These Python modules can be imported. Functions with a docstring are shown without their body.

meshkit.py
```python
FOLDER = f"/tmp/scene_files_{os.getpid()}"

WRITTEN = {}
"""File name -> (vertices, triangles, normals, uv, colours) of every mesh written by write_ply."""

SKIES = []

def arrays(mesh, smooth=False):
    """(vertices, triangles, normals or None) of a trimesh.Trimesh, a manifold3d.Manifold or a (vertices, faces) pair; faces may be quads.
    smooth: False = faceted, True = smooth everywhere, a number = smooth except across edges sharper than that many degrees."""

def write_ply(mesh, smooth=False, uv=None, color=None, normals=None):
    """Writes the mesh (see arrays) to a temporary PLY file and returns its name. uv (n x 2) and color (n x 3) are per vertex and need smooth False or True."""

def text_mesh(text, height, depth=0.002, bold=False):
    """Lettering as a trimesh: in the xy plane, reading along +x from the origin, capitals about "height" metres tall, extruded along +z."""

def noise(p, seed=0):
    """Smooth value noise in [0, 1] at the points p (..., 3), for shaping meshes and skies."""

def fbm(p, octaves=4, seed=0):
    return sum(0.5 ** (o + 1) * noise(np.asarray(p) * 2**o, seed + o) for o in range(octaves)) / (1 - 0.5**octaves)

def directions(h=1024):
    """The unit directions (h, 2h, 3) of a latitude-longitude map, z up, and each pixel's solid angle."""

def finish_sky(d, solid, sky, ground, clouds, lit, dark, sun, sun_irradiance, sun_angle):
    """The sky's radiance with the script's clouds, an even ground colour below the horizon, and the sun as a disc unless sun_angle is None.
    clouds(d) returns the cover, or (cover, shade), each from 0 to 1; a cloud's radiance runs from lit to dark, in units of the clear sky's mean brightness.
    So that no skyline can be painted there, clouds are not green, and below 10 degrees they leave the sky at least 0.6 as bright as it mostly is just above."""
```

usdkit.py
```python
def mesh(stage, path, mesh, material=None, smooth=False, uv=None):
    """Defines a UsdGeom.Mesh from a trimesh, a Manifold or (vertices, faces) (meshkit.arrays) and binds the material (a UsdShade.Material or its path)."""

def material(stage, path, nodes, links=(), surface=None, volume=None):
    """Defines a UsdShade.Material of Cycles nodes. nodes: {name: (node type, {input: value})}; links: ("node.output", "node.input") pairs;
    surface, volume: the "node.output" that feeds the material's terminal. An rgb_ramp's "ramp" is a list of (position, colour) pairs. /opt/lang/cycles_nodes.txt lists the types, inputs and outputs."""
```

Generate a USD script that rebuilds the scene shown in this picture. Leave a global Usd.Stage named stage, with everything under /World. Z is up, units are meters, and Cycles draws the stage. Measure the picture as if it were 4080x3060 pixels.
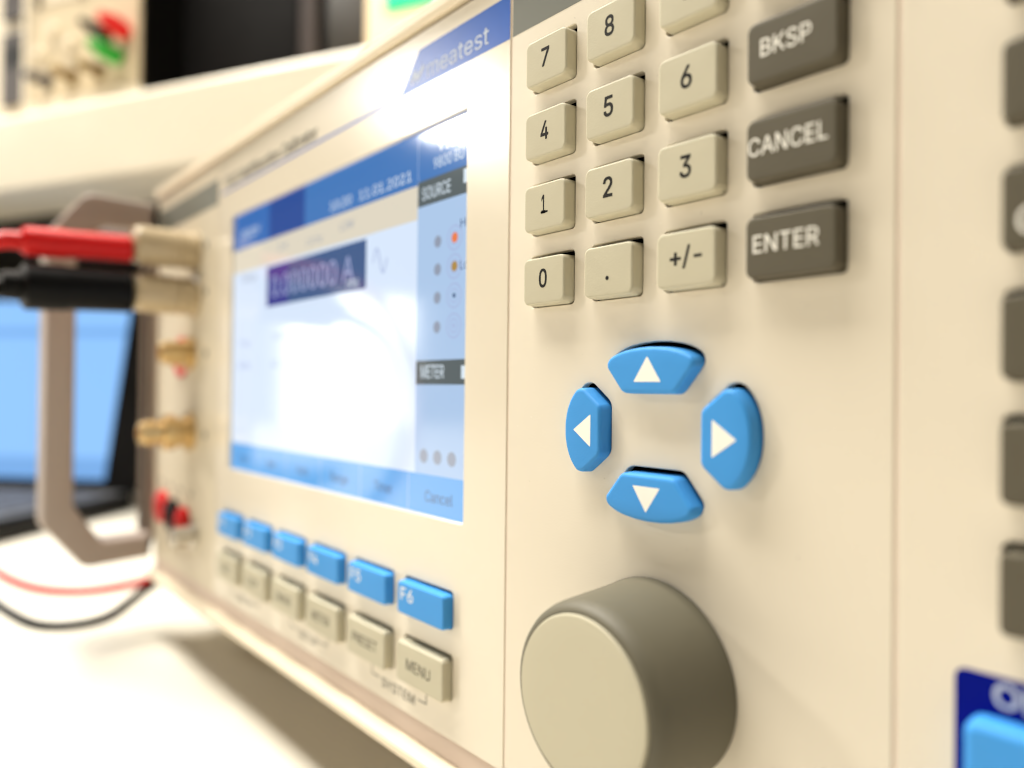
import math, random
import numpy as np
import trimesh
import shapely.geometry as sg
import usdkit, meshkit
from pxr import Usd, UsdGeom, UsdLux, UsdShade, Gf, Sdf

random.seed(7)
stage = Usd.Stage.CreateInMemory()
UsdGeom.SetStageUpAxis(stage, "Z")
UsdGeom.SetStageMetersPerUnit(stage, 1.0)
UsdGeom.Xform.Define(stage, "/World")
MM = 0.001

# ------------------------------------------------------------------ camera
F = np.array([-0.75782303, 0.65241637, 0.00755809])
R = np.array([0.65245855, 0.7577447, 0.01099092])
U = np.array([-0.00144355, -0.01326051, 0.99991103])
C = np.array([0.08596576, -0.08733068, -0.06076758])
cam = UsdGeom.Camera.Define(stage, "/World/camera")
cam.AddTransformOp().Set(Gf.Matrix4d(*R, 0, *U, 0, *(-F), 0, *C, 1))
FOCAL = 6.3
cam.CreateHorizontalApertureAttr(FOCAL * 4080 / 2950.4)
cam.CreateVerticalApertureAttr(FOCAL * 3060 / 2950.4)
cam.CreateFocalLengthAttr(FOCAL)
cam.CreateFStopAttr(1.85)
cam.CreateFocusDistanceAttr(0.121)
cam.CreateClippingRangeAttr(Gf.Vec2f(0.005, 50))
cam.CreateExposureAttr(0.36)

# ------------------------------------------------------------------ light
def rect_light(name, pos, target, w, h, power, color, up=(0, 0, 1)):
    l = UsdLux.RectLight.Define(stage, f"/World/{name}")
    pos, target = np.array(pos, float) * MM, np.array(target, float) * MM
    z = pos - target; z /= np.linalg.norm(z)
    x = np.cross(up, z); x /= np.linalg.norm(x); y = np.cross(z, x)
    l.AddTransformOp().Set(Gf.Matrix4d(*x, 0, *y, 0, *z, 0, *pos, 1))
    l.CreateWidthAttr(w * MM); l.CreateHeightAttr(h * MM)
    l.CreateIntensityAttr(power); l.CreateColorAttr(Gf.Vec3f(*color))
    return l
WARM = (1.0, 0.95, 0.855)
# ceiling luminaire that mirrors in the display glass
rect_light("ceiling_luminaire", (-3060, -2190, 1400), (-3060, -2190, 0), 330, 780, 85, WARM, up=(0.82, 0.573, 0))
# luminaire over the bench, and a bright window side of the room to the left
rect_light("bench_luminaire", (-640, -230, 1250), (-640, -230, 0), 1300, 420, 29, WARM, up=(0, 1, 0))
# luminaire above the shelf, behind the instrument: throws the instrument's shadow forward on the bench
rect_light("shelf_luminaire", (-465, 387, 480), (-300, 80, -100), 200, 80, 105, WARM)
rect_light("room_luminaire", (-2280, -1200, 0), (-120, 0, -50), 430, 520, 7.5, (1.0, 0.94, 0.83))
dome = UsdLux.DomeLight.Define(stage, "/World/room_light")
dm = usdkit.material(stage, "/World/Looks/room_air", {"b": ("background_shader", {"color": (1.0, 0.9, 0.74), "strength": 0.05})}, [], surface="b.background")
UsdShade.MaterialBindingAPI.Apply(dome.GetPrim()).Bind(dm)

# ------------------------------------------------------------------ materials
def plastic(name, col, rough=0.45, spec=0.5, grain=0.03, scale=900.0, bump=0.02, metallic=0.0, coat=0.0):
    c = np.array(col, float)
    nodes = {
        "t": ("texture_coordinate", {}),
        "n": ("noise_texture", {"scale": scale, "detail": 3.0, "roughness": 0.6}),
        "big": ("noise_texture", {"scale": 14.0, "detail": 2.0}),
        "m": ("mix_color", {"a": tuple(c * (1 - grain)), "b": tuple(np.minimum(c * (1 + grain), 1.0))}),
        "rr": ("map_range", {"from_min": 0.3, "from_max": 0.7, "to_min": rough * 0.88, "to_max": min(rough * 1.12, 1.0)}),
        "bp": ("bump", {"strength": bump, "distance": 0.0002}),
        "p": ("principled_bsdf", {"specular_ior_level": spec, "metallic": metallic, "coat_weight": coat}),
    }
    links = [("t.object", "n.vector"), ("t.object", "big.vector"), ("big.fac", "m.fac"), ("m.result", "p.base_color"), ("big.fac", "rr.value"),
             ("rr.result", "p.roughness"), ("n.fac", "bp.height"), ("bp.normal", "p.normal")]
    return usdkit.material(stage, f"/World/Looks/{name}", nodes, links, surface="p.BSDF")

def lit(name, col, strength, rough=0.085, base=0.02):
    nodes = {"p": ("principled_bsdf", {"base_color": (base, base, base), "roughness": rough, "specular_ior_level": 0.6,
                                       "emission_color": tuple(col), "emission_strength": strength * 0.74})}
    return usdkit.material(stage, f"/World/Looks/{name}", nodes, [], surface="p.BSDF")

M = dict(
    panel=plastic("cream_panel", (0.72, 0.655, 0.54), 0.42, 0.45, 0.03, 2500, 0.10),
    gloss=plastic("cream_overlay", (0.72, 0.655, 0.54), 0.19, 0.55, 0.02, 2500, 0.03),
    termpanel=plastic("terminal_panel_grey", (0.62, 0.55, 0.42), 0.5, 0.35, 0.03, 2500, 0.05), strip=plastic("strip_pink", (0.60, 0.48, 0.40), 0.5, 0.3), groove=plastic("groove_brown", (0.12, 0.075, 0.05), 0.6, 0.2),
    trim=plastic("cream_trim", (0.76, 0.66, 0.50), 0.35, 0.5, 0.02),
    seam=plastic("seam_shade", (0.70, 0.56, 0.48), 0.6, 0.2),
    dark=plastic("hole_black", (0.006, 0.005, 0.004), 0.9, 0.1),
    key=plastic("cream_key", (0.50, 0.465, 0.35), 0.6, 0.28, 0.02, 3000, 0.14),
    darkkey=plastic("olive_key", (0.096, 0.084, 0.058), 0.6, 0.28, 0.03, 3000, 0.14),
    blue=plastic("blue_key", (0.045, 0.285, 0.70), 0.55, 0.3, 0.03, 3000, 0.14),
    knob=plastic("olive_knob", (0.112, 0.101, 0.067), 0.55, 0.5, 0.04, 3500, 0.3),
    cap=plastic("knob_cap", (0.50, 0.465, 0.35), 0.6, 0.3, 0.02, 1500, 0.05),
    ink=plastic("black_ink", (0.012, 0.011, 0.010), 0.6, 0.2),
    greyink=plastic("grey_ink", (0.05, 0.05, 0.042), 0.6, 0.2),
    white=plastic("white_ink", (0.86, 0.84, 0.78), 0.6, 0.2),
    logoblue=plastic("logo_blue", (0.008, 0.088, 0.43), 0.3, 0.3),
    logowhite=plastic("logo_white", (0.5, 0.56, 0.68), 0.5, 0.3),
    greyband=plastic("grey_band", (0.13, 0.135, 0.11), 0.42, 0.45),
    paleband=plastic("pale_band", (0.52, 0.50, 0.45), 0.4, 0.45),
    navy=plastic("navy_plate", (0.001, 0.006, 0.20), 0.55, 0.04),
    handle=plastic("handle_taupe", (0.36, 0.295, 0.255), 0.42, 0.45, 0.03),
    red=plastic("red_plastic", (0.56, 0.003, 0.002), 0.4, 0.3),
    black=plastic("black_plastic", (0.002, 0.0018, 0.0016), 0.42, 0.13),
    green=plastic("green_plastic", (0.01, 0.30, 0.02), 0.45, 0.4),
    post=plastic("terminal_cream", (0.46, 0.36, 0.22), 0.36, 0.5, 0.03),
    gold=plastic("gold_metal", (0.66, 0.47, 0.22), 0.3, 0.5, 0.03, metallic=0.7),
    steel=plastic("steel_metal", (0.6, 0.57, 0.52), 0.3, 0.5, 0.03, metallic=1.0),
    bench=plastic("bench_white", (0.72, 0.685, 0.60), 0.45, 0.4, 0.015, 300, 0.02),
    shelf=plastic("shelf_white", (0.78, 0.71, 0.58), 0.32, 0.5, 0.015, 300, 0.02),
    wall=plastic("wall_beige", (0.62, 0.50, 0.34), 0.7, 0.2, 0.03, 60, 0.03),
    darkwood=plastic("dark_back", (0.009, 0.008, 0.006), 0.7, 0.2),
    laptop=plastic("laptop_dark", (0.005, 0.0045, 0.0045), 0.45, 0.22),
    laptopdeck=plastic("laptop_deck", (0.13, 0.13, 0.135), 0.4, 0.5),
    keycap=plastic("laptop_key", (0.06, 0.06, 0.068), 0.45, 0.4),
    psu=plastic("supply_cream", (0.60, 0.50, 0.34), 0.5, 0.4),
    psupale=plastic("supply_pale", (0.72, 0.64, 0.50), 0.45, 0.4),
    brass=plastic("brass_dark", (0.22, 0.14, 0.035), 0.35, 0.5, metallic=0.7),
    modgrey=plastic("module_grey", (0.05, 0.04, 0.038), 0.5, 0.4),
    greensheet=plastic("green_sheet", (0.005, 0.42, 0.20), 0.6, 0.2),
    d_white=lit("display_white", (0.70, 0.82, 1.0), 1.02), d_pale=lit("display_pale", (0.50, 0.70, 1.0), 0.85),
    d_blue=lit("display_blue", (0.03, 0.16, 0.52), 0.95), d_blue2=lit("display_mid_blue", (0.05, 0.21, 0.58), 0.88),
    d_deep=lit("display_deep_blue", (0.012, 0.075, 0.36), 0.9),
    d_cyan=lit("display_cyan", (0.10, 0.43, 0.92), 0.95), d_slate=lit("display_slate", (0.055, 0.13, 0.33), 0.8), d_violet=lit("display_violet", (0.05, 0.055, 0.36), 0.8),
    d_grey=lit("display_grey", (0.10, 0.13, 0.14), 0.9), d_text=lit("display_text", (0.78, 0.9, 1.0), 0.95), d_cream=lit("display_cream", (0.9, 0.82, 0.66), 0.85),
    d_readout=lit("display_readout", (0.42, 0.48, 0.78), 0.9), d_ink=lit("display_ink", (0.08, 0.16, 0.36), 0.6), d_orange=lit("display_orange", (0.95, 0.24, 0.08), 0.9), d_amber=lit("display_amber", (0.55, 0.33, 0.08), 0.8),
    d_dot=lit("display_dot", (0.36, 0.42, 0.55), 0.8), d_ring=lit("display_ring", (0.45, 0.55, 0.85), 0.9),
    laptopscreen=lit("laptop_display", (0.27, 0.55, 1.0), 1.12, 0.3), laptopscreen2=lit("laptop_display_bar", (0.20, 0.45, 0.88), 1.0, 0.3),
)

# ------------------------------------------------------------------ helpers
used = set()
def path_for(parent, name):
    base = f"{parent}/{name}"
    p, i = base, 0
    while p in used:
        i += 1; p = f"{base}_{i:03d}"
    used.add(p); return p

BASE = {}
def thing(name, label, cat, base, group=None):
    p = path_for("/World", name)
    x = UsdGeom.Xform.Define(stage, p); b = np.array(base, float)
    x.AddTranslateOp().Set(Gf.Vec3d(*(b * MM)))
    pr = x.GetPrim(); pr.SetCustomDataByKey("label", label); pr.SetCustomDataByKey("category", cat)
    if group: pr.SetCustomDataByKey("group", group)
    BASE[p] = b
    return p

def part(parent, name, mesh, mat, smooth=30, label=None):
    """mesh in world millimetres -> one Mesh prim under parent."""
    p = path_for(parent, name)
    root = "/".join(p.split("/")[:3]); b = BASE[root]
    if isinstance(mesh, list): mesh = trimesh.util.concatenate(mesh)
    m = mesh.copy(); m.apply_translation(-b); m.apply_scale(MM)
    pr = usdkit.mesh(stage, p, m, mat if not isinstance(mat, str) else M[mat], smooth=smooth).GetPrim()
    if label: pr.SetCustomDataByKey("label", label)
    return p

def structure(name, mesh, mat):
    p = path_for("/World", name); m = mesh.copy(); m.apply_scale(MM)
    pr = usdkit.mesh(stage, p, m, M[mat]).GetPrim(); pr.SetCustomDataByKey("kind", "structure")

PAN = np.array([[1, 0, 0, 0], [0, 0, -1, 0], [0, 1, 0, 0], [0, 0, 0, 1.0]])   # (x, z, h) -> (x, -h, z)
def pan(m):
    m = m.copy(); m.apply_transform(PAN); return m

def rounded(poly, r, n=6):
    """Outline points and outward normals of a convex-cornered CCW polygon with rounded corners."""
    P = np.array(poly, float); k = len(P); rs = [r] * k if np.ndim(r) == 0 else r
    pts, nor = [], []
    for i in range(k):
        a, b, c = P[i - 1], P[i], P[(i + 1) % k]
        d1 = (b - a) / np.linalg.norm(b - a); d2 = (c - b) / np.linalg.norm(c - b)
        n1, n2 = np.array([d1[1], -d1[0]]), np.array([d2[1], -d2[0]])
        t1, t2 = math.atan2(n1[1], n1[0]), math.atan2(n2[1], n2[0])
        while t2 < t1 - 1e-9: t2 += 2 * math.pi
        half = (t2 - t1) / 2; rad = rs[i]
        cen = b - (n1 + n2) / np.linalg.norm(n1 + n2) * rad / math.cos(half)
        for t in np.linspace(t1, t2, n):
            nn = np.array([math.cos(t), math.sin(t)]); nor.append(nn); pts.append(cen + nn * rad)
    return np.array(pts), np.array(nor)
def rrect(x0, x1, z0, z1, r, n=6): return rounded([(x0, z0), (x1, z0), (x1, z1), (x0, z1)], r, n)
def circle(x, z, r, n=40):
    t = np.linspace(0, 2 * math.pi, n, endpoint=False); N = np.stack([np.cos(t), np.sin(t)], 1)
    return N * r + (x, z), N

def strips(rings, close=False):
    n = len(rings[0]); V = np.vstack(rings); Fc = []
    i = np.arange(n); j = (i + 1) % n
    for k in range(len(rings) - 1):
        a, b = k * n, (k + 1) * n
        Fc += [np.stack([a + i, a + j, b + j], 1), np.stack([a + i, b + j, b + i], 1)]
    return V, Fc
def loft(outline, sections, cap=True):
    """sections: (inset, height); last ring capped as front face. In panel space -> world."""
    P, N = outline
    rings = [np.column_stack([P - N * o, np.full(len(P), h)]) for o, h in sections]
    V, Fc = strips(rings); n = len(P)
    if cap:
        b = (len(rings) - 1) * n; c = len(V)
        V = np.vstack([V, rings[-1].mean(0)]); i = np.arange(n)
        Fc.append(np.stack([b + i, b + (i + 1) % n, np.full(n, c)], 1))
    return pan(trimesh.Trimesh(V, np.vstack(Fc), process=False))
FIL = [(0.0, 0.0), (0.06, 0.22), (0.2, 0.36), (0.42, 0.42)]
def button(outline, h, f=0.42, back=-2.5, draft=0.08):
    s = f / 0.42
    return loft(outline, [(0, back), (0, 0), (draft, h - f)] + [(draft + o * s, h - f + z * s) for o, z in FIL[1:]])
def sheet(poly, h):
    v, f = trimesh.creation.triangulate_polygon(poly, engine="earcut")
    return pan(trimesh.Trimesh(np.column_stack([v, np.full(len(v), h)]), f, process=False))
def plate(x0, x1, z0, z1, h0, h1, r=0.3, f=0.1):
    return loft(rrect(x0, x1, z0, z1, r, 4), [(0, h0), (0, h1 - f), (f, h1)])
def panel_sheet(x0, x1, z0, z1, holes, r=0.5, t=1.3, c=0.16, oc=0.2):
    """Panel with holes: chamfered front edges, hole walls, outer edge. Front at h = 0."""
    out = rrect(x0, x1, z0, z1, r, 5)
    front = sg.Polygon(out[0] - out[1] * oc, [hp + hn * c for hp, hn in holes])
    ms = [sheet(front, 0.0), loft(out, [(0, -t), (0, -oc), (oc, 0)], cap=False)]
    for hp, hn in holes:
        rings = [np.column_stack([hp + hn * o, np.full(len(hp), h)]) for o, h in ((c, 0.0), (0.05, -0.05), (0, -c), (0, -t))]
        V, Fc = strips(rings); Fc = np.vstack(Fc)
        ms.append(pan(trimesh.Trimesh(V, Fc, process=False)))
    return trimesh.util.concatenate(ms)
def text(s, x, z, h, height, w=None, anchor="c", bold=False, depth=0.03):
    """Lettering centred at (x, z) on the plane at height h; w = total width in mm."""
    m = meshkit.text_mesh(s, height, depth, bold)
    b = m.bounds
    if w: m.apply_scale([w / (b[1, 0] - b[0, 0]), 1, 1])
    b = m.bounds
    dx = {"c": x - (b[0, 0] + b[1, 0]) / 2, "l": x - b[0, 0]}[anchor]
    m.apply_translation([dx, z - height / 2, h]); return pan(m)
def lathe(prof, center, axis=(0, -1, 0), n=48):
    """prof: (radius, distance along axis)."""
    a = np.array(axis, float); a /= np.linalg.norm(a)
    u = np.cross(a, (0, 0, 1.0) if abs(a[2]) < 0.9 else (1.0, 0, 0)); u /= np.linalg.norm(u); v = np.cross(a, u)
    t = np.linspace(0, 2 * math.pi, n, endpoint=False)
    rings = [np.array(center) + a * d + r * (np.cos(t)[:, None] * u + np.sin(t)[:, None] * v) for r, d in prof]
    V, Fc = strips(rings); Fc = np.vstack(Fc)
    return trimesh.Trimesh(V, Fc, process=False)
def tube(pts, r, n=12, dense=60):
    from scipy.interpolate import CubicSpline
    P = np.array(pts, float); s = np.r_[0, np.cumsum(np.linalg.norm(np.diff(P, axis=0), axis=1))]
    q = CubicSpline(s, P)(np.linspace(0, s[-1], dense)); T = np.gradient(q, axis=0); T /= np.linalg.norm(T, axis=1)[:, None]
    u = np.cross(T[0], (0, 0, 1)); u = u / np.linalg.norm(u) if np.linalg.norm(u) > .01 else np.array([1.0, 0, 0])
    t = np.linspace(0, 2 * math.pi, n, endpoint=False); rings = []
    for p, d in zip(q, T):
        u = u - d * np.dot(u, d); u /= np.linalg.norm(u); v = np.cross(d, u)
        rings.append(p + r * (np.cos(t)[:, None] * u + np.sin(t)[:, None] * v))
    V, Fc = strips(rings); m = trimesh.Trimesh(V, np.vstack(Fc), process=False)
    return m
def rbox(x0, x1, y0, y1, z0, z1, r=1.0):
    """Box with chamfered edges (world mm, axis aligned)."""
    import manifold3d as m3
    r = min(r, (x1 - x0) / 2.1, (y1 - y0) / 2.1, (z1 - z0) / 2.1); pts = []
    for x, sx in ((x0, 1), (x1, -1)):
        for y, sy in ((y0, 1), (y1, -1)):
            for z, sz in ((z0, 1), (z1, -1)):
                k = 0.3
                for a, b, c in ((0, 1, 1), (1, 0, 1), (1, 1, 0), (k, k, 1), (k, 1, k), (1, k, k)):
                    pts.append((x + sx * r * a, y + sy * r * b, z + sz * r * c))
    h = m3.Manifold.hull_points(np.array(pts, np.float32)).to_mesh()
    return trimesh.Trimesh(h.vert_properties[:, :3], h.tri_verts, process=False)
def framed(m, o, d, n):
    """local (along d, along outward n, up) -> world."""
    T = np.eye(4); T[:3, 0] = d; T[:3, 1] = n; T[:3, 2] = (0, 0, 1); T[:3, 3] = o
    m = m.copy(); m.apply_transform(T)
    if np.linalg.det(T[:3, :3]) < 0: m.invert()
    return m

# ------------------------------------------------------------------ bench, shelf, wall
ZB = -162.0
D = np.array([0.8927, 0.4507, 0.0]); N = np.array([0.4507, -0.8927, 0.0])     # shelf direction, and its outward normal
SO = np.array([-641.0, -13.0, 0.0])
bench = thing("workbench", "white laboratory bench top under the instrument and the laptop", "workbench", (-400, 0, ZB))
part(bench, "bench_top", framed(rbox(-1400, 1500, -420, 900, ZB - 30, ZB, 3), SO, D, N), "bench")
sh = thing("bench_shelf", "cream raised bench shelf with a rounded front edge behind the instrument", "shelf", (-641, -13, ZB))
prof = [(-420, 96), (-2, 96), (0, 98), (0, 150)] + [(-7 + 7 * math.cos(t), 150 + 7 * math.sin(t)) for t in np.linspace(0.2, math.pi / 2, 7)] + [(-420, 157)]
v2, f2 = trimesh.creation.triangulate_polygon(sg.Polygon(prof), engine="earcut")
bd = trimesh.creation.extrude_polygon(sg.Polygon(prof), 2300, engine="earcut")
T = np.array([[0, 0, 1, -900], [1, 0, 0, 0], [0, 1, 0, 0], [0, 0, 0, 1.0]]); bd.apply_transform(T)
part(sh, "shelf_board", framed(bd, SO, D, N), "shelf")
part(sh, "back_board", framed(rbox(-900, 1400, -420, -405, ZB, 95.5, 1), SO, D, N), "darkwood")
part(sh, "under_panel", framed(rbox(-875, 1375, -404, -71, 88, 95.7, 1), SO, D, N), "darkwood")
part(sh, "side_support", framed(rbox(-900, -880, -404, -20, ZB, 95.5, 1), SO, D, N), "shelf")
part(sh, "side_support", framed(rbox(1380, 1400, -404, -20, ZB, 95.5, 1), SO, D, N), "shelf")
structure("wall", framed(trimesh.creation.box(bounds=[(-3000, -480, -900), (3000, -470, 2000)]), SO, D, N), "wall")

# ------------------------------------------------------------------ the instrument
XL, XR, S1, S2 = -238.0, 160.0, -16.7, 51.0
ZT, ZL = 15.2, -130.4
ins = thing("bench_calibrator", "cream electronic bench instrument with colour display, keypad, arrow keys and rotary knob", "test instrument", (0, 100, ZB))
PX, PZ = 14.41, 12.5
key_hole = lambda c, r: rrect((c * PX if c < 3 else 45.3) - (10.5 if c < 3 else 12.6), c * PX if c < 3 else 45.3, -r * PZ - 8.95, -r * PZ + 0.08, 0.7)
holes_mid = [key_hole(c, r) for r in range(0, 4) for c in range(4) if not (r == 0 and c == 9)]
AX, AZ = 17.2, -67.05
def arrow_poly(kind):
    arc = lambda w, t: [(w * math.sin(a), t * math.cos(a)) for a in np.linspace(1, -1, 11)]
    if kind in ("up", "down"):
        top = [(8.3, 9.9), (7.9, 11.15), (6.4, 12.0), (4.4, 12.55), (2.2, 12.85), (0, 12.95), (-2.2, 12.85), (-4.4, 12.55), (-6.4, 12.0), (-7.9, 11.15), (-8.3, 9.9), (-4.9, 5.75), (4.9, 5.75)]
        P = np.array(top[:11] + [(-4.9, 5.75), (4.9, 5.75)])
        if kind == "down": P = -P
    else:
        side = [(12.9, -6.95), (14.4, -6.7), (15.8, -5.2), (16.75, -3.2), (17.15, -1.1), (17.15, 1.1), (16.75, 3.2), (15.8, 5.2), (14.4, 6.7), (12.9, 6.95), (8.95, 3.85), (8.95, -3.85)]
        P = np.array(side)
        if kind == "left": P = -P
    return P + (AX, AZ)
def ccw(P):
    a = np.sum(P[:, 0] * np.roll(P[:, 1], -1) - np.roll(P[:, 0], -1) * P[:, 1])
    return P if a > 0 else P[::-1]
AK = ("up", "left", "right", "down")
def arrow_outline(k):
    P = ccw(arrow_poly(k)); rad = []
    for i in range(len(P)):
        a, b = P[i] - P[i - 1], P[(i + 1) % len(P)] - P[i]; lim = min(np.linalg.norm(a), np.linalg.norm(b)) * 0.49
        turn = abs(math.atan2(a[0] * b[1] - a[1] * b[0], a @ b)); rad.append(min(1.7 if turn > 0.6 else 8.0, lim / math.tan(turn / 2)))
    return rounded(P, rad, 6)
arrow_out = {k: arrow_outline(k) for k in AK}
for k in AK: holes_mid.append((arrow_out[k][0] + arrow_out[k][1] * 0.18 + (0, 0.5), arrow_out[k][1]))
FX = [-32.6 - 21.9 * k for k in range(6)][::-1]
holes_left = [rrect(x - 17.5, x, -108.6, -101.0, 0.9) for x in FX] + [rrect(x - 17.5, x, -122.8, -113.6, 0.9) for x in FX]
SX0, SX1, SZ0, SZ1 = -155.8, -29.75, -87.2, -5.6
holes_left.append(rrect(SX0, SX1, SZ0, SZ1, 0.3, 3))
RK = [(-8.4, 0.6)] + [(-21.0, -12.0), (-33.6, -24.6), (-46.4, -37.4), (-59.4, -50.0), (-71.9, -62.7), (-84.9, -75.6)]
holes_right = [rrect(61.4, 75.4, a, b, 0.9) for a, b in RK] + [rrect(58.4, 76.2, -112, -93.1, 1.6)]
TX = -168.0
part(ins, "terminal_panel", panel_sheet(XL, TX - 0.12, ZL, ZT, []), "termpanel")
part(ins, "display_panel", panel_sheet(TX + 0.12, S1 - 0.13, ZL, ZT, holes_left), "gloss")
part(ins, "keypad_panel", panel_sheet(S1 + 0.13, S2 - 0.15, ZL, ZT, holes_mid), "panel")
part(ins, "output_panel", panel_sheet(S2 + 0.15, XR, ZL, ZT, holes_right), "panel")
for x in (S1, S2, TX): part(ins, "seam_strip", plate(x - 0.5, x + 0.5, ZL + 1, ZT - 1, -1.6, -0.22, 0.1, 0.02), "seam")
part(ins, "backing_plate", plate(XL + 1, XR - 1, ZL + 1, ZT - 1, -8, -5.5, 0.5), "dark")
# case and bezel rails
part(ins, "case", rbox(XL - 1, XR + 1, 9, 330, -138.5, 19.8, 3), "trim")
def rail(z0, z1, proud, slope):
    P = np.array([(-9, z0), (proud - slope, z0), (proud, z0 + 1.1), (proud, z1 - 1.4), (proud - 1.4, z1), (-9, z1)])
    o = rounded(P, 0.5, 4)[0]
    m = trimesh.creation.extrude_polygon(sg.Polygon(o), XR - XL + 2, engine="earcut")
    T = np.array([[0, 0, 1, XL - 1], [-1, 0, 0, 0], [0, 1, 0, 0], [0, 0, 0, 1.0]]); m.apply_transform(T); return m
part(ins, "top_rail", rail(15.9, 20.3, 1.3, 0.4), "trim")
part(ins, "top_groove", plate(XL, XR, 15.0, 16.1, -3, -0.8, 0.1, 0.02), "groove")
part(ins, "bottom_strip", loft(rrect(XL, XR, -135.1, -130.45, 0.3, 4), [(0, -3), (0, -0.5), (0.15, -0.35)]), "strip")
bp = np.array([(-9, -135.2), (0.2, -135.2), (2.4, -136.6), (2.4, -138.4), (1.0, -139.3), (-9, -139.3)])[::-1]
bm = trimesh.creation.extrude_polygon(sg.Polygon(rounded(bp, 0.45, 4)[0]), XR - XL + 2, engine="earcut"); bm.apply_transform(np.array([[0, 0, 1, XL - 1], [-1, 0, 0, 0], [0, 1, 0, 0], [0, 0, 0, 1.0]]))
part(ins, "bottom_rail", bm, "trim")
for x in (-205, 130):
    for y in (40, 290):
        part(ins, "foot", lathe([(0, -0.2), (9, -0.2), (10, 1), (10, ZB * -1 - 139.5), (9, -ZB - 138.5 - 0.3), (0, -ZB - 138.5 - 0.3)], (x, y, -138.4), (0, 0, -1), 24), "darkkey")

# keypad
labels = [["7", "8", "9", None], ["4", "5", "6", "BKSP"], ["1", "2", "3", "CANCEL"], ["0", ".", "+/-", "ENTER"]]
KH = 2.2
for r in range(4):
    for c in range(4):
        xr = (c * PX if c < 3 else 45.3); w = 10.5 if c < 3 else 12.6
        x0, x1 = xr - w + 0.22, xr - 0.13; z1, z0 = -r * PZ - 0.72, -r * PZ - 8.83
        s = labels[r][c]; cx, cz = (x0 + x1) / 2, -r * PZ - 4.4
        nm = "number_key" if c < 3 else "command_key"
        k = part(ins, nm, button(rrect(x0, x1, z0, z1, 1.25), KH), "key" if c < 3 else "darkkey", label=f"key marked {s}" if s else "olive key without visible marking")
        if s is None: continue
        h = KH - 0.012
        if c == 3:
            wd = {"BKSP": 6.75, "CANCEL": 10.5, "ENTER": 8.7}[s]; tx = {"BKSP": 38.35, "CANCEL": 38.6, "ENTER": 38.5}[s]
            part(k, "legend", text(s, tx, cz + 0.02, h, 2.25, wd), "white", False)
        elif s == ".":
            part(k, "legend", loft(circle(cx, -r * PZ - 5.95, 0.34, 20), [(0, h), (0, h + .03)]), "ink", False)
        elif s == "+/-":
            part(k, "legend", text(s, cx + .1, cz, h, 2.6, 5.4, bold=True), "ink", False)
        elif s == "1":
            part(k, "legend", [text(s, cx - .1, cz, h, 3.0, 1.05, bold=True), pan(trimesh.creation.box(bounds=[(cx - .75, cz - 1.5, h), (cx + .95, cz - 1.18, h + .03)]))], "ink", False)
        else:
            part(k, "legend", text(s, cx - .05, cz, h, 3.0, 1.95, bold=True), "ink", False)
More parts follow.
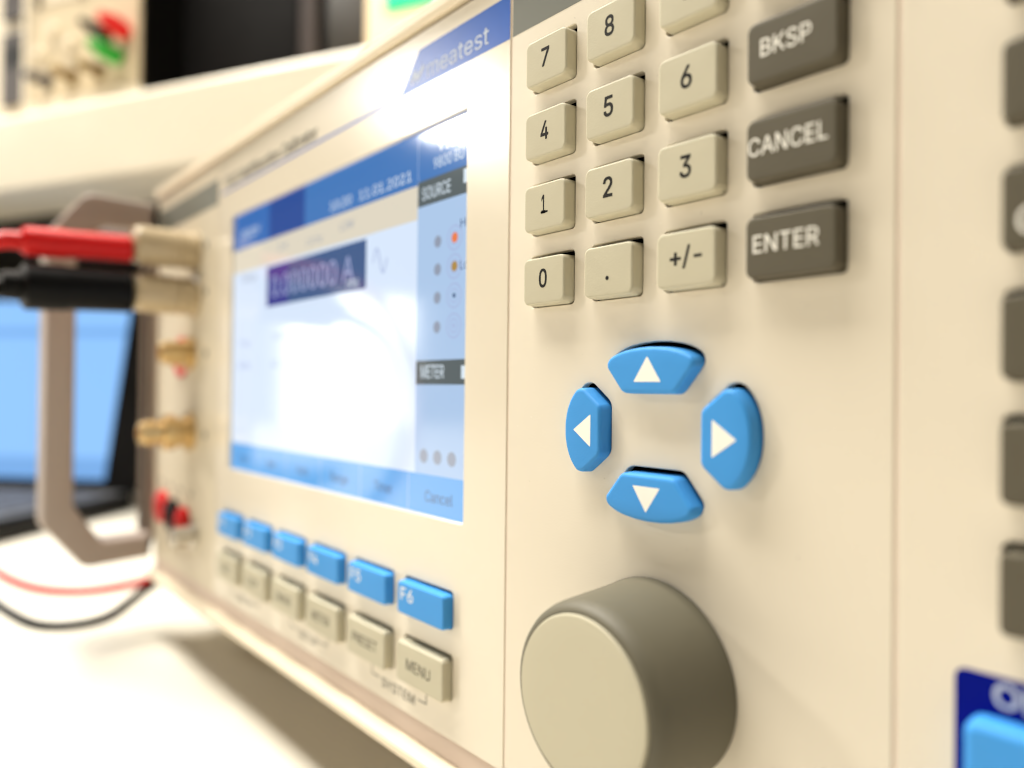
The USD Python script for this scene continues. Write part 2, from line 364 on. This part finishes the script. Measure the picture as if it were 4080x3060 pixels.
# arrow keys
for k in AK:
    p = part(ins, "arrow_key", button((arrow_out[k][0] - arrow_out[k][1] * 0.1, arrow_out[k][1]), KH + 0.1, 0.65), "blue", label=f"blue arrow key pointing {k}")
    if k in ("up", "down"):
        t, b, hb = 11.36, 7.63, 2.5; Q = np.array([(0, t), (-hb, b), (hb, b)]) * (1 if k == "up" else -1)
    else:
        t, b, hb = 14.81, 11.1, 2.57; Q = np.array([(t, 0), (b, hb), (b, -hb)]) * (1 if k == "right" else -1)
    Q = ccw(Q + (AX, AZ)); o = rounded(Q, 0.08, 3)
    part(p, "legend", loft(o, [(0, KH + 0.085), (0, KH + 0.115)]), "white", False)
# dust and short hairs that lie on the panel and the keys
rng = np.random.default_rng(5); V, Fc = [], []
for i in range(150):
    x, z = rng.uniform(-14, 49), rng.uniform(-84, 2); a = rng.uniform(0, 6.28); L = rng.uniform(.06, .16) if i % 9 else rng.uniform(.3, .7); w_ = rng.uniform(.04, .09) if i % 9 else .03
    h = 0.01
    for hp, hn in holes_mid:
        if hp[:, 0].min() - .3 < x < hp[:, 0].max() + .3 and hp[:, 1].min() - .3 < z < hp[:, 1].max() + .3: h = None
    if h is None: continue
    c_, s_ = math.cos(a), math.sin(a); k0 = len(V)
    V += [(x + c_ * u * L - s_ * v * w_, z + s_ * u * L + c_ * v * w_, h + (.03 if v > 0 else 0)) for u, v in ((-.5, -.5), (.5, -.5), (.5, .5), (-.5, .5))]
    Fc += [(k0, k0 + 1, k0 + 2), (k0, k0 + 2, k0 + 3)]
V, Fc = np.array(V), np.array(Fc); half = len(Fc) * 3 // 4 // 2 * 2
for nm, ff, mm in (("dust_specks", Fc[:half], "white"), ("dark_specks", Fc[half:], "modgrey")):
    q = part(ins, nm, pan(trimesh.Trimesh(V, ff, process=False)), mm, False); stage.GetPrimAtPath(q).SetCustomDataByKey("kind", "stuff")
# rotary knob
kc = (16.97, 0, -102.5)
body = [(14.2, 0.25), (14.1, 0.6), (13.95, 2.5), (13.3, 12.6), (13.2, 13.4), (12.95, 14.3), (12.55, 14.95), (12.1, 15.25), (11.78, 15.3), (11.72, 15.0), (11.7, 14.2), (0.01, 14.2)]
kb = part(ins, "rotary_knob", lathe(body, kc, n=96), "knob", 40)
part(kb, "knob_cap", lathe([(11.66, 14.3), (11.62, 15.35), (11.5, 15.58), (11.2, 15.68), (8, 15.7), (0.01, 15.7)], kc, n=96), "cap", 30)
# function keys and menu keys
mk = ["EXIT", "DISP", "RANGE", "METER", "PRESET", "MENU"]
for i, x in enumerate(FX):
    x0, x1 = x - 17.3, x - 0.15
    k = part(ins, "function_key", button(rrect(x0, x1, -108.5, -101.6, 0.95), KH), "blue", label=f"blue function key F{i + 1}")
    part(k, "legend", text(f"F{i+1}", x0 + 1.6, -104.1, KH - .012, 2.6, 4.6, "l"), "white", False)
    k = part(ins, "menu_key", button(rrect(x0, x1, -122.7, -114.2, 0.95), KH), "key", label=f"cream key marked {mk[i]}")
    wd = {"EXIT": 7, "DISP": 7, "RANGE": 9.5, "METER": 9.5, "PRESET": 11, "MENU": 8.7}[mk[i]]
    part(k, "legend", text(mk[i], x0 + 8.4, -118.4, KH - .012, 2.3, wd), "ink", False)
def bracket(x0, x1, s, w):
    cx = (x0 + x1) / 2; z = -126.0; ms = [text(s, cx, -126.6, 0.0, 2.1, w)]
    for xa, xb in ((x0, cx - w / 2 - 1.2), (cx + w / 2 + 1.2, x1)):
        ms.append(pan(trimesh.creation.box(bounds=[(xa, z - .12, 0), (xb, z + .12, .03)])))
    for xa in (x0, x1): ms.append(pan(trimesh.creation.box(bounds=[(xa - .12, z, 0), (xa + .12, z + 2.1, .03)])))
    return ms
part(ins, "printed_legend", bracket(-63.5, -41.5, "SYSTEM", 13.2), "greyink", False)
part(ins, "printed_legend", bracket(-107.5, -85.5, "SETUP", 10.5), "greyink", False)
part(ins, "printed_legend", bracket(-151.5, -129.5, "DISPLAY", 13), "greyink", False)
# right-hand keys and output key
for i, (a, b) in enumerate(RK):
    k = part(ins, "mode_key", button(rrect(61.6, 75.25, a + .1, b - .7, 0.95), KH), "darkkey")
    if i == 3: part(k, "legend", text("C", 64.25, -43.55, KH - .012, 2.7, 2.3), "white", False)
pl = part(ins, "output_plate", loft(rrect(57.1, 79, -114.5, -89.5, 1.1, 5), [(0, 0.0), (0.02, 0.06)]), "navy", False)
bk = part(ins, "output_key", button(rrect(58.6, 76, -111.8, -93.7, 1.5), 2.8, 0.9), "blue", label="large blue output key")
part(pl, "legend", text("OPER", 60.7, -91.35, 0.06, 2.35, 8.8, "l", True), "logowhite", False)
# printed bands along the top
band = part(ins, "logo_band", sheet(sg.Polygon([(-54.6, 3.4), (S1 - .35, 3.4), (S1 - .35, 11.6), (-47.0, 11.6)]), 0.02), "logoblue", False)
part(band, "logo_lettering", text("meatest", -43.9, 6.55, 0.03, 3.5, 20.6, "l"), "logowhite", False)
mark = [np.array([(0, 0), (1.6, 1.6), (1.0, 2.2), (-0.6, 0.6)]), np.array([(1.6, 0), (2.2, .6), (.6, 2.2), (0, 1.6)]), np.array([(2.2, 0.4), (3.8, 2.0), (3.2, 2.6), (1.6, 1.0)])]
part(band, "logo_mark", [loft((ccw(q * 1.25) + (-49.6, 4.9), np.zeros((4, 2))), [(0, 0.03), (0, 0.05 + 0.012 * i)]) for i, q in enumerate(mark)], "logowhite", False)
part(ins, "grey_band", sheet(sg.box(S1 + .4, 3.4, S2 - .4, 11.6), 0.02), "greyband", False)
part(ins, "title_band", sheet(sg.box(-165.5, 3.2, -55.4, 3.9), 0.02), "logoblue", False)
part(ins, "title_lettering", text("9010 Multifunction Calibrator", -162, 6.6, 0.0, 3.4, 67, "l", True), "greyink", False)
part(ins, "grey_band", sheet(sg.box(XL + 1, 0.8, TX - .5, 9.6), 0.02), "greyband", False)

# ------------------------------------------------------------------ display
hd = -1.0
dz0, dz1 = SZ0 + .05, SZ1 - .05
disp = part(ins, "display_glass", loft(rrect(SX0 - .5, SX1 + .5, SZ0 - .5, SZ1 + .5, .2, 3), [(0, hd - 2), (0, hd)]), "d_white", False, label="bright colour display of the instrument")
def area(name, x0, x1, z0, z1, mat, lv=1): part(disp, name, sheet(sg.box(x0, z0, x1, z1), hd + 0.02 * lv), mat, False)
def words(s, x, z, ht, w, mat="d_text", lv=2, name="screen_text", anchor="c"): part(disp, name, text(s, x, z, hd + .02 * lv + 0.002, ht, w, anchor, False, 0.01), mat, False)
XS = -48.4
area("status_bar", SX0, XS - .05, -17.0, dz1, "d_blue2"); area("status_bar", -128, -104, -17.0, dz1, "d_deep", 2); area("status_bar", SX0, -128, -17.0, dz1, "d_blue", 2)
area("status_bar", XS + .05, SX1, -16.4, dz1, "d_blue2")
area("info_strip", SX0, XS - .05, -24.4, -17.0, "d_cream")
area("side_panel", XS + .05, SX1, -78.9, -16.4, "d_pale")
area("softkey_bar", SX0, SX1, dz0, -78.8, "d_cyan", 2)
for i in range(1, 6): area("softkey_divider", SX0 + 21 * i - .15, SX0 + 21 * i + .15, dz0, -78.8, "d_pale", 3)
area("source_bar", XS + .05, SX1, -21.9, -16.4, "d_grey", 2); area("meter_bar", XS + .05, SX1, -59.9, -54.8, "d_grey", 2)
area("switch_mark", -32.0, SX1, -19.8, -17.0, "d_text", 3); area("switch_mark", -32.1, SX1, -58.7, -56.1, "d_text", 3)
words("SOURCE", -46.6, -19.3, 2.6, 10.2, "d_text", 3, anchor="l"); words("METER", -46.4, -57.2, 2.7, 8.4, "d_text", 3, anchor="l")
words("VISA", -36.5, -10.2, 2.5, 9); words("9800 BU", -37.2, -13.6, 2.2, 10.5)
words("10:20   11.01.2021", -70, -14.3, 2.3, 38); words("READY", -142, -12.5, 2.6, 14)
part(disp, "reading_field", sheet(sg.box(-129, -37, -70.3, -25.2), hd + .02), "d_slate", False); area("reading_field", -129, -114, -37, -25.2, "d_violet", 2)
words("0.000000 A", -101, -31.3, 6.0, 49, "d_readout", 3)
words("rms", -76.8, -34.9, 2.6, 5.6, "d_text", 3)
sx = np.linspace(0, 1, 24); wave = np.column_stack([-67 + 6 * sx, -31.2 + 2.9 * np.sin(sx * 2 * math.pi)])
part(disp, "wave_icon", sheet(sg.LineString(wave).buffer(.28), hd + .02), "d_ring", False)
words("Range", -143, -26.5, 2.2, 11, "d_dot", 1); words("2 A", -118, -20.3, 2.2, 6, "d_dot", 2); words("1.0 Hz", -98, -21.5, 2.0, 9, "d_dot", 2); words("LOW", -80, -20.4, 2.0, 7, "d_dot", 2)
words("Freq", -146, -47, 2.3, 8, "d_ring", 1); words("50.000 Hz", -116, -46, 2.3, 17, "d_ring", 1); words("Mode", -146, -54, 2.3, 9, "d_ring", 1); words("AC / DC", -118, -54, 2.3, 15, "d_ring", 1)
for i, (s, w) in enumerate((("Func", 7), ("Set", 6), ("Auto", 7), ("Range", 9), ("Timer", 8), ("Cancel", 9.8))): words(s, SX0 + 21 * i + 10.4 + (1.0 if i == 5 else 0), -83.3, 2.3, w, "d_ink", 3)
def ring(x, z, r0, r1, mat, lv=2, name="terminal_icon"):
    part(disp, name, sheet(sg.Point(x, z).buffer(r1).difference(sg.Point(x, z).buffer(r0)) if r0 else sg.Point(x, z).buffer(r1), hd + .02 * lv), mat, False)
for z, m1 in ((-30.2, "d_orange"), (-36.0, "d_amber"), (-41.9, "d_ink"), (-48.0, "d_ring")):
    ring(-40.7, z, 0.0, 1.25, "d_dot"); ring(-34.8, z, 2.25, 2.6, "d_ring"); ring(-34.8, z, 1.2, 1.5, "d_ring"); ring(-34.8, z, 0, 1.05 if z > -40 else 0.5, m1)
for x in (-45.0, -40.0, -35.0): ring(x, -75.0, 0, 1.5, "d_dot")
ring(-30.9, -75.0, 1.05, 1.15, "d_ring")
words("Hi", -31.6, -27.6, 1.8, 2.6, "d_ink"); words("Lo", -31.6, -36.0, 1.8, 2.6, "d_ink")

# ------------------------------------------------------------------ terminals on the left
def revolve_part(parent, name, prof, x, z, mat, n=40, label=None): return part(parent, name, lathe(prof, (x, 0, z), n=n), mat, 35, label)
for z, lab in ((-12.2, "upper cream binding post"), (-28.6, "lower cream binding post")):
    p = revolve_part(ins, "binding_post", [(7.6, -0.2), (7.6, .8), (6.6, 1.2), (6.6, 6.3), (6.1, 6.6), (6.1, 7.0), (6.7, 7.3), (6.7, 18.5), (6.3, 20.2), (5.2, 20.9), (0.01, 20.9)], -192, z, "post", label=lab)
    part(ins, "printed_dot", loft(circle(-180.2, z + 1.0, 1.3, 18), [(0, 0), (0, .03)]), "greyink", False)
b1 = revolve_part(ins, "coaxial_socket", [(6.0, 0), (6.0, 1.6), (4.4, 1.7), (4.4, 8.6), (3.6, 8.8), (3.6, 10.6), (3.0, 11), (2.7, 11), (2.7, 9), (0.01, 9)], -195.0, -49.0, "gold", label="upper gold coaxial socket")
b2 = revolve_part(ins, "coaxial_socket", [(6.8, 0), (6.8, 2.0), (5.0, 2.1), (5.0, 5.4), (5.9, 5.5), (6.3, 6.0), (6.3, 9.4), (5.9, 9.9), (4.0, 10), (4.0, 13.2), (4.7, 13.3), (4.7, 14.6), (3.9, 14.7), (3.9, 17), (3.3, 17.4), (2.7, 17.4), (2.7, 16), (0.01, 16)], -194.5, -77.4, "gold", label="lower gold coaxial socket")
rd = [(5.2, 0), (5.2, 1.2), (4.6, 1.6), (4.6, 3.5)]
revolve_part(ins, "socket_ring", [(7.4, -0.2), (7.4, 0.9), (5.6, 1.0), (5.6, -0.2)], -205.5, -50.0, "red", label="pale red ring beside the upper gold socket")
for z in (-49.0, -77.4): part(ins, "printed_dot", loft(circle(-179, z - .2, 1.4, 18), [(0, 0), (0, .03)]), "greyink", False)
for x, z, m in ((-225.0, -108.3, "red"), (-211.5, -110.0, "black"), (-199.0, -111.5, "red")):
    revolve_part(ins, "banana_socket", [(6.2, 0), (6.2, 1.6), (5.6, 2.4), (4.6, 2.8), (2.3, 2.8), (2.3, .6), (0.01, .6)], x, z, m, label=f"{m} banana socket")
revolve_part(ins, "ground_post", [(4.5, 0), (4.5, 1.2), (3.4, 1.5), (3.4, 7.5), (2.9, 8), (0.01, 8)], -188.5, -114, "steel")
for i, x in enumerate((-231, -219, -207, -195)):
    part(ins, "printed_dot", loft(circle(x + 2, -98.5 - .5 * i, 1.1, 18), [(0, 0), (0, .03)]), "greyink", False)
# front handle
ho = np.array([(1.0, 13.2), (26.0, 14.0), (39.2, -3.8), (39.2, -114.0), (25.0, -132.0), (1.0, -130.5)])[::-1]
hi = np.array([(1.0, 1.5), (20.5, 1.5), (28.8, -10.0), (28.8, -107.5), (19.0, -122.0), (1.0, -121.5)])[::-1]
oo, oi = rounded(ho, [.5, 6, 6, 7, 7, .5], 7), rounded(hi, [.5, 3, 4, 4, 3, .5], 7)
x0, x1, b = -253.0, -238.6, 1.6
rings = []
for o, s, off in ((oi, 1, [(0, x0 + b), (.5, x0 + .5), (b, x0)]), (oo, -1, [(b, x0), (.5, x0 + .5), (0, x0 + b), (0, x1 - b), (.5, x1 - .5), (b, x1)]), (oi, 1, [(b, x1), (.5, x1 - .5), (0, x1 - b), (0, x0 + b)])):
    for d_, x in off:
        q = o[0] + s * o[1] * d_
        rings.append(np.column_stack([np.full(len(q), x), -q[:, 0], q[:, 1]]))
V, Fc = strips(rings); hm = trimesh.Trimesh(V, np.vstack(Fc), process=False)
if hm.volume < 0: hm.invert()
part(ins, "front_handle", hm, "handle", 40, label="taupe trapezoid handle at the left end of the front panel")

# ------------------------------------------------------------------ leads
def lead(name, label, cat, z0, z1, y1, r, mat, wire_pts, wr):
    P0, P1 = np.array([-192, -21.2, z0]), np.array([-192, y1, z1]); ax = P1 - P0; L = np.linalg.norm(ax)
    t = thing(name, label, cat, P0, "test leads plugged into the binding posts")
    part(t, "plug_body", lathe([(0.01, 0), (r * .8, 0), (r, .8), (r, L * .6), (r * 1.04, L * .62), (r * 1.04, L - 1.2), (r * .8, L), (0.01, L)], P0, ax, 32), mat, 35)
    part(t, "strain_relief", lathe([(r * .66, L - .1), (r * .6, L + 5), (0.01, L + 5)], P0, ax, 24), mat, 35)
    part(t, "cable", tube([P1 + ax / L * 3] + [np.array(q, float) for q in wire_pts], wr), mat)
lead("red_banana_plug", "red banana plug with red cable in the upper cream binding post", "banana plug", -14.0, -15.6, -53, 4.5, "red", [(-192.5, -62, -17), (-206, -85, -24), (-250, -130, -60), (-330, -170, -120), (-420, -180, ZB + 3)], 2.7)
lead("black_banana_plug", "black banana plug with black cable in the lower cream binding post", "banana plug", -28.6, -29.8, -53, 7.2, "black", [(-192.5, -62, -32), (-208, -85, -38), (-255, -125, -70), (-330, -160, -125), (-430, -150, ZB + 3)], 2.7)
w = thing("red_wire", "thin red wire curving across the white bench behind the handle", "wire", (-317, -10, ZB))
part(w, "wire_insulation", tube([(-470, -70, ZB + 1.6), (-391, -37, ZB + 1.6), (-351, -30, ZB + 1.6), (-330, -21, ZB + 1.6), (-319, -8, ZB + 1.6), (-318, 5, ZB + 1.6), (-326, 26, ZB + 1.6), (-350, 60, ZB + 1.6)], 2.1), "red")
w = thing("black_wire", "thin black wire looping across the white bench nearest the camera", "wire", (-265, -20, ZB))
part(w, "wire_insulation", tube([(-400, -52, ZB + 1.6), (-313, -43, ZB + 1.6), (-289, -39, ZB + 1.6), (-267, -28, ZB + 1.6), (-265, -17, ZB + 1.6), (-278, -3, ZB + 1.6), (-302, 12, ZB + 1.6), (-325, 30, ZB + 1.6), (-345, 64, ZB + 1.6)], 2.0), "black")

# ------------------------------------------------------------------ laptop on the bench
e = np.array([0.7507, 0.6607, 0]); bb = np.array([0.6607, -0.7507, 0])      # along the hinge (to the right), towards the viewer
HR = np.array([-566.0, 72.0, 0])
lp = thing("laptop", "open black laptop with a plain blue display behind the instrument handle", "laptop", (HR[0], HR[1], ZB))
lf = lambda m: framed(m, HR, e, bb)
part(lp, "base", lf(rbox(-330, 0, 0, 215, ZB + 1, ZB + 15, 2.5)), "laptop")
part(lp, "deck", lf(rbox(-326, -4, 4, 211, ZB + 14.8, ZB + 15.6, .3)), "laptopdeck")
for r in range(5):
    for c in range(15):
        part(lp, "keyboard_key", lf(rbox(-318 + c * 20.6, -318 + c * 20.6 + 17.5, 20 + r * 20, 37 + r * 20, ZB + 15.5, ZB + 17, .6)), "keycap", False)
part(lp, "touchpad", lf(rbox(-215, -115, 130, 195, ZB + 15.5, ZB + 16, .2)), "keycap")
tilt = math.radians(12)
def lid(m):
    T = trimesh.transformations.rotation_matrix(tilt, (1, 0, 0), (0, 0, ZB + 14)); m = m.copy(); m.apply_transform(T); return lf(m)
part(lp, "screen_lid", lid(rbox(-330, 0, -8, -1, ZB + 14, ZB + 190, 2)), "laptop")
part(lp, "screen_display", lid(trimesh.creation.box(bounds=[(-320, -1.2, ZB + 24), (-28, -0.6, ZB + 178)])), "laptopscreen", False)
part(lp, "screen_bar", lid(trimesh.creation.box(bounds=[(-320, -0.7, ZB + 24), (-28, -0.5, ZB + 42)])), "laptopscreen2", False)
part(lp, "screen_bar", lid(trimesh.creation.box(bounds=[(-320, -0.7, ZB + 146), (-28, -0.5, ZB + 153)])), "laptopscreen2", False)
part(lp, "hinge", lf(rbox(-300, -30, -8, 1, ZB + 11, ZB + 19, 3)), "laptop")
bx = thing("black_equipment_case", "black equipment case standing under the shelf right of the laptop", "equipment case", (-520, 130, ZB))
part(bx, "case_body", framed(rbox(75, 330, -330, -90, ZB, 60, 4), SO, D, N), "black")
part(bx, "front_face", framed(rbox(82, 323, -90, -88, ZB + 8, 52, 1), SO, D, N), "laptop")

# ------------------------------------------------------------------ things on the shelf
PO = SO - N * 35
ps = thing("bench_generator", "cream generator with terminals and small knobs standing on the shelf", "test instrument", (PO[0], PO[1], 157))
pf = lambda m: framed(m, PO, D, N)
part(ps, "case", pf(rbox(-17, 113, -230, -4, 158.5, 330, 3)), "black")
part(ps, "front_panel", pf(rbox(-15, 111, -4, 0, 182, 328, 1)), "psu")
part(ps, "lower_bezel", pf(rbox(-17, 113, -4, 1.5, 160, 180.5, 1.2)), "psupale")
part(ps, "side_rail", pf(rbox(-24, -17, -230, 2, 158.5, 332, 1.5)), "psupale")
part(ps, "meter_window", pf(rbox(3, 42, -1, 1, 263, 310, .8)), "psupale")
part(ps, "meter_window", pf(rbox(54, 92, -1, 1, 265, 312, .8)), "psupale")
part(ps, "slide_switch", pf(rbox(-8, -3, -1, 2.5, 262, 290, .8)), "modgrey")
part(ps, "slide_switch", pf(rbox(46, 50.5, -1, 2.5, 262, 290, .8)), "modgrey")
for a, z in ((15.3, 240), (-2, 222), (36, 226)): part(ps, "small_knob", pf(lathe([(4.6, 0), (4.2, 5), (0.01, 5)], (a, 0, z), (0, 1, 0), 24)), "psupale")
for a, z in ((7, 196.5), (38, 196.0), (69, 196.2)):
    k = part(ps, "terminal", pf(lathe([(6.2, 0), (6.2, 2), (4.3, 2.4), (4.3, 18), (3.4, 19), (0.01, 19)], (a, 0, z), (0, 1, 0), 24)), "brass" if a > 10 else "modgrey")
def clip(name, label, a0, z0, a1, z1, r, mat, tail):
    o = PO + D * a0; t = thing(name, label, "test plug", (o[0], o[1], z0), "plugs on the generator front")
    A, B = np.array([a0, 0.5, z0]), np.array([a1, 21.0, z1]); ax = B - A; L = np.linalg.norm(ax)
    part(t, "plug_body", pf(lathe([(0.01, 0), (r * .8, 0), (r, 3), (r, L * .7), (r * .6, L), (0.01, L)], A, ax, 24)), mat)
    part(t, "plug_tip", pf(lathe([(r * .62, L - .5), (r * .5, L + 3), (0.01, L + 3)], A, ax, 20)), mat)
clip("red_plug", "red plug sticking out of the cream generator on the shelf", 100, 222, 98, 226, 7.5, "red", [(98, 50, 228), (110, 80, 222), (122, 70, 205)])
clip("green_plug", "green plug sticking out of the cream generator below the red one", 93, 203, 87, 207, 7.0, "green", [(86, 48, 208), (80, 70, 200), (96, 72, 180)])
clip("black_plug", "black plug sticking out of the cream generator beside the red one", 80, 221, 76, 226, 5.0, "black", [(75, 46, 228), (66, 70, 222), (60, 60, 196)])
# left: dark module
md = thing("grey_module", "dark grey rack module at the far left end of the shelf", "equipment module", (PO[0] - 55, PO[1] - 25, 157))
part(md, "case", pf(rbox(-110, -26, -200, -10, 158.5, 320, 2)), "psupale")
part(md, "module_face", pf(rbox(-64, -27, -10, -6, 187, 252, 1)), "modgrey")
part(md, "module_face", pf(rbox(-64, -27, -10, -6, 264, 318, 1)), "modgrey")
part(md, "opening", pf(rbox(-60, -30, -7, -5.6, 221, 241, .4)), "black")
# black monitor-like case
BO = SO - N * 80
bc = thing("black_cabinet", "large black cabinet standing on the shelf right of the cream generator", "cabinet", (BO[0], BO[1], 157))
bf = lambda m: framed(m, BO, D, N)
part(bc, "cabinet_body", bf(rbox(62, 254, -66, -6, 157.5, 520, 4)), "black")
part(bc, "front_panel", bf(rbox(66, 232, -6, 0, 164, 514, 1.5)), "laptop")
part(bc, "front_strip", bf(rbox(233.5, 248, -6, 0, 164, 514, 1.5)), "modgrey")
gs = thing("green_sheet", "bright green sheet fixed to the beige wall above the cabinet", "wall sheet", (-760, 450, 452))
part(gs, "sheet", framed(rbox(64, 152, -470, -466, 452, 640, 1.2), SO, D, N), "greensheet")
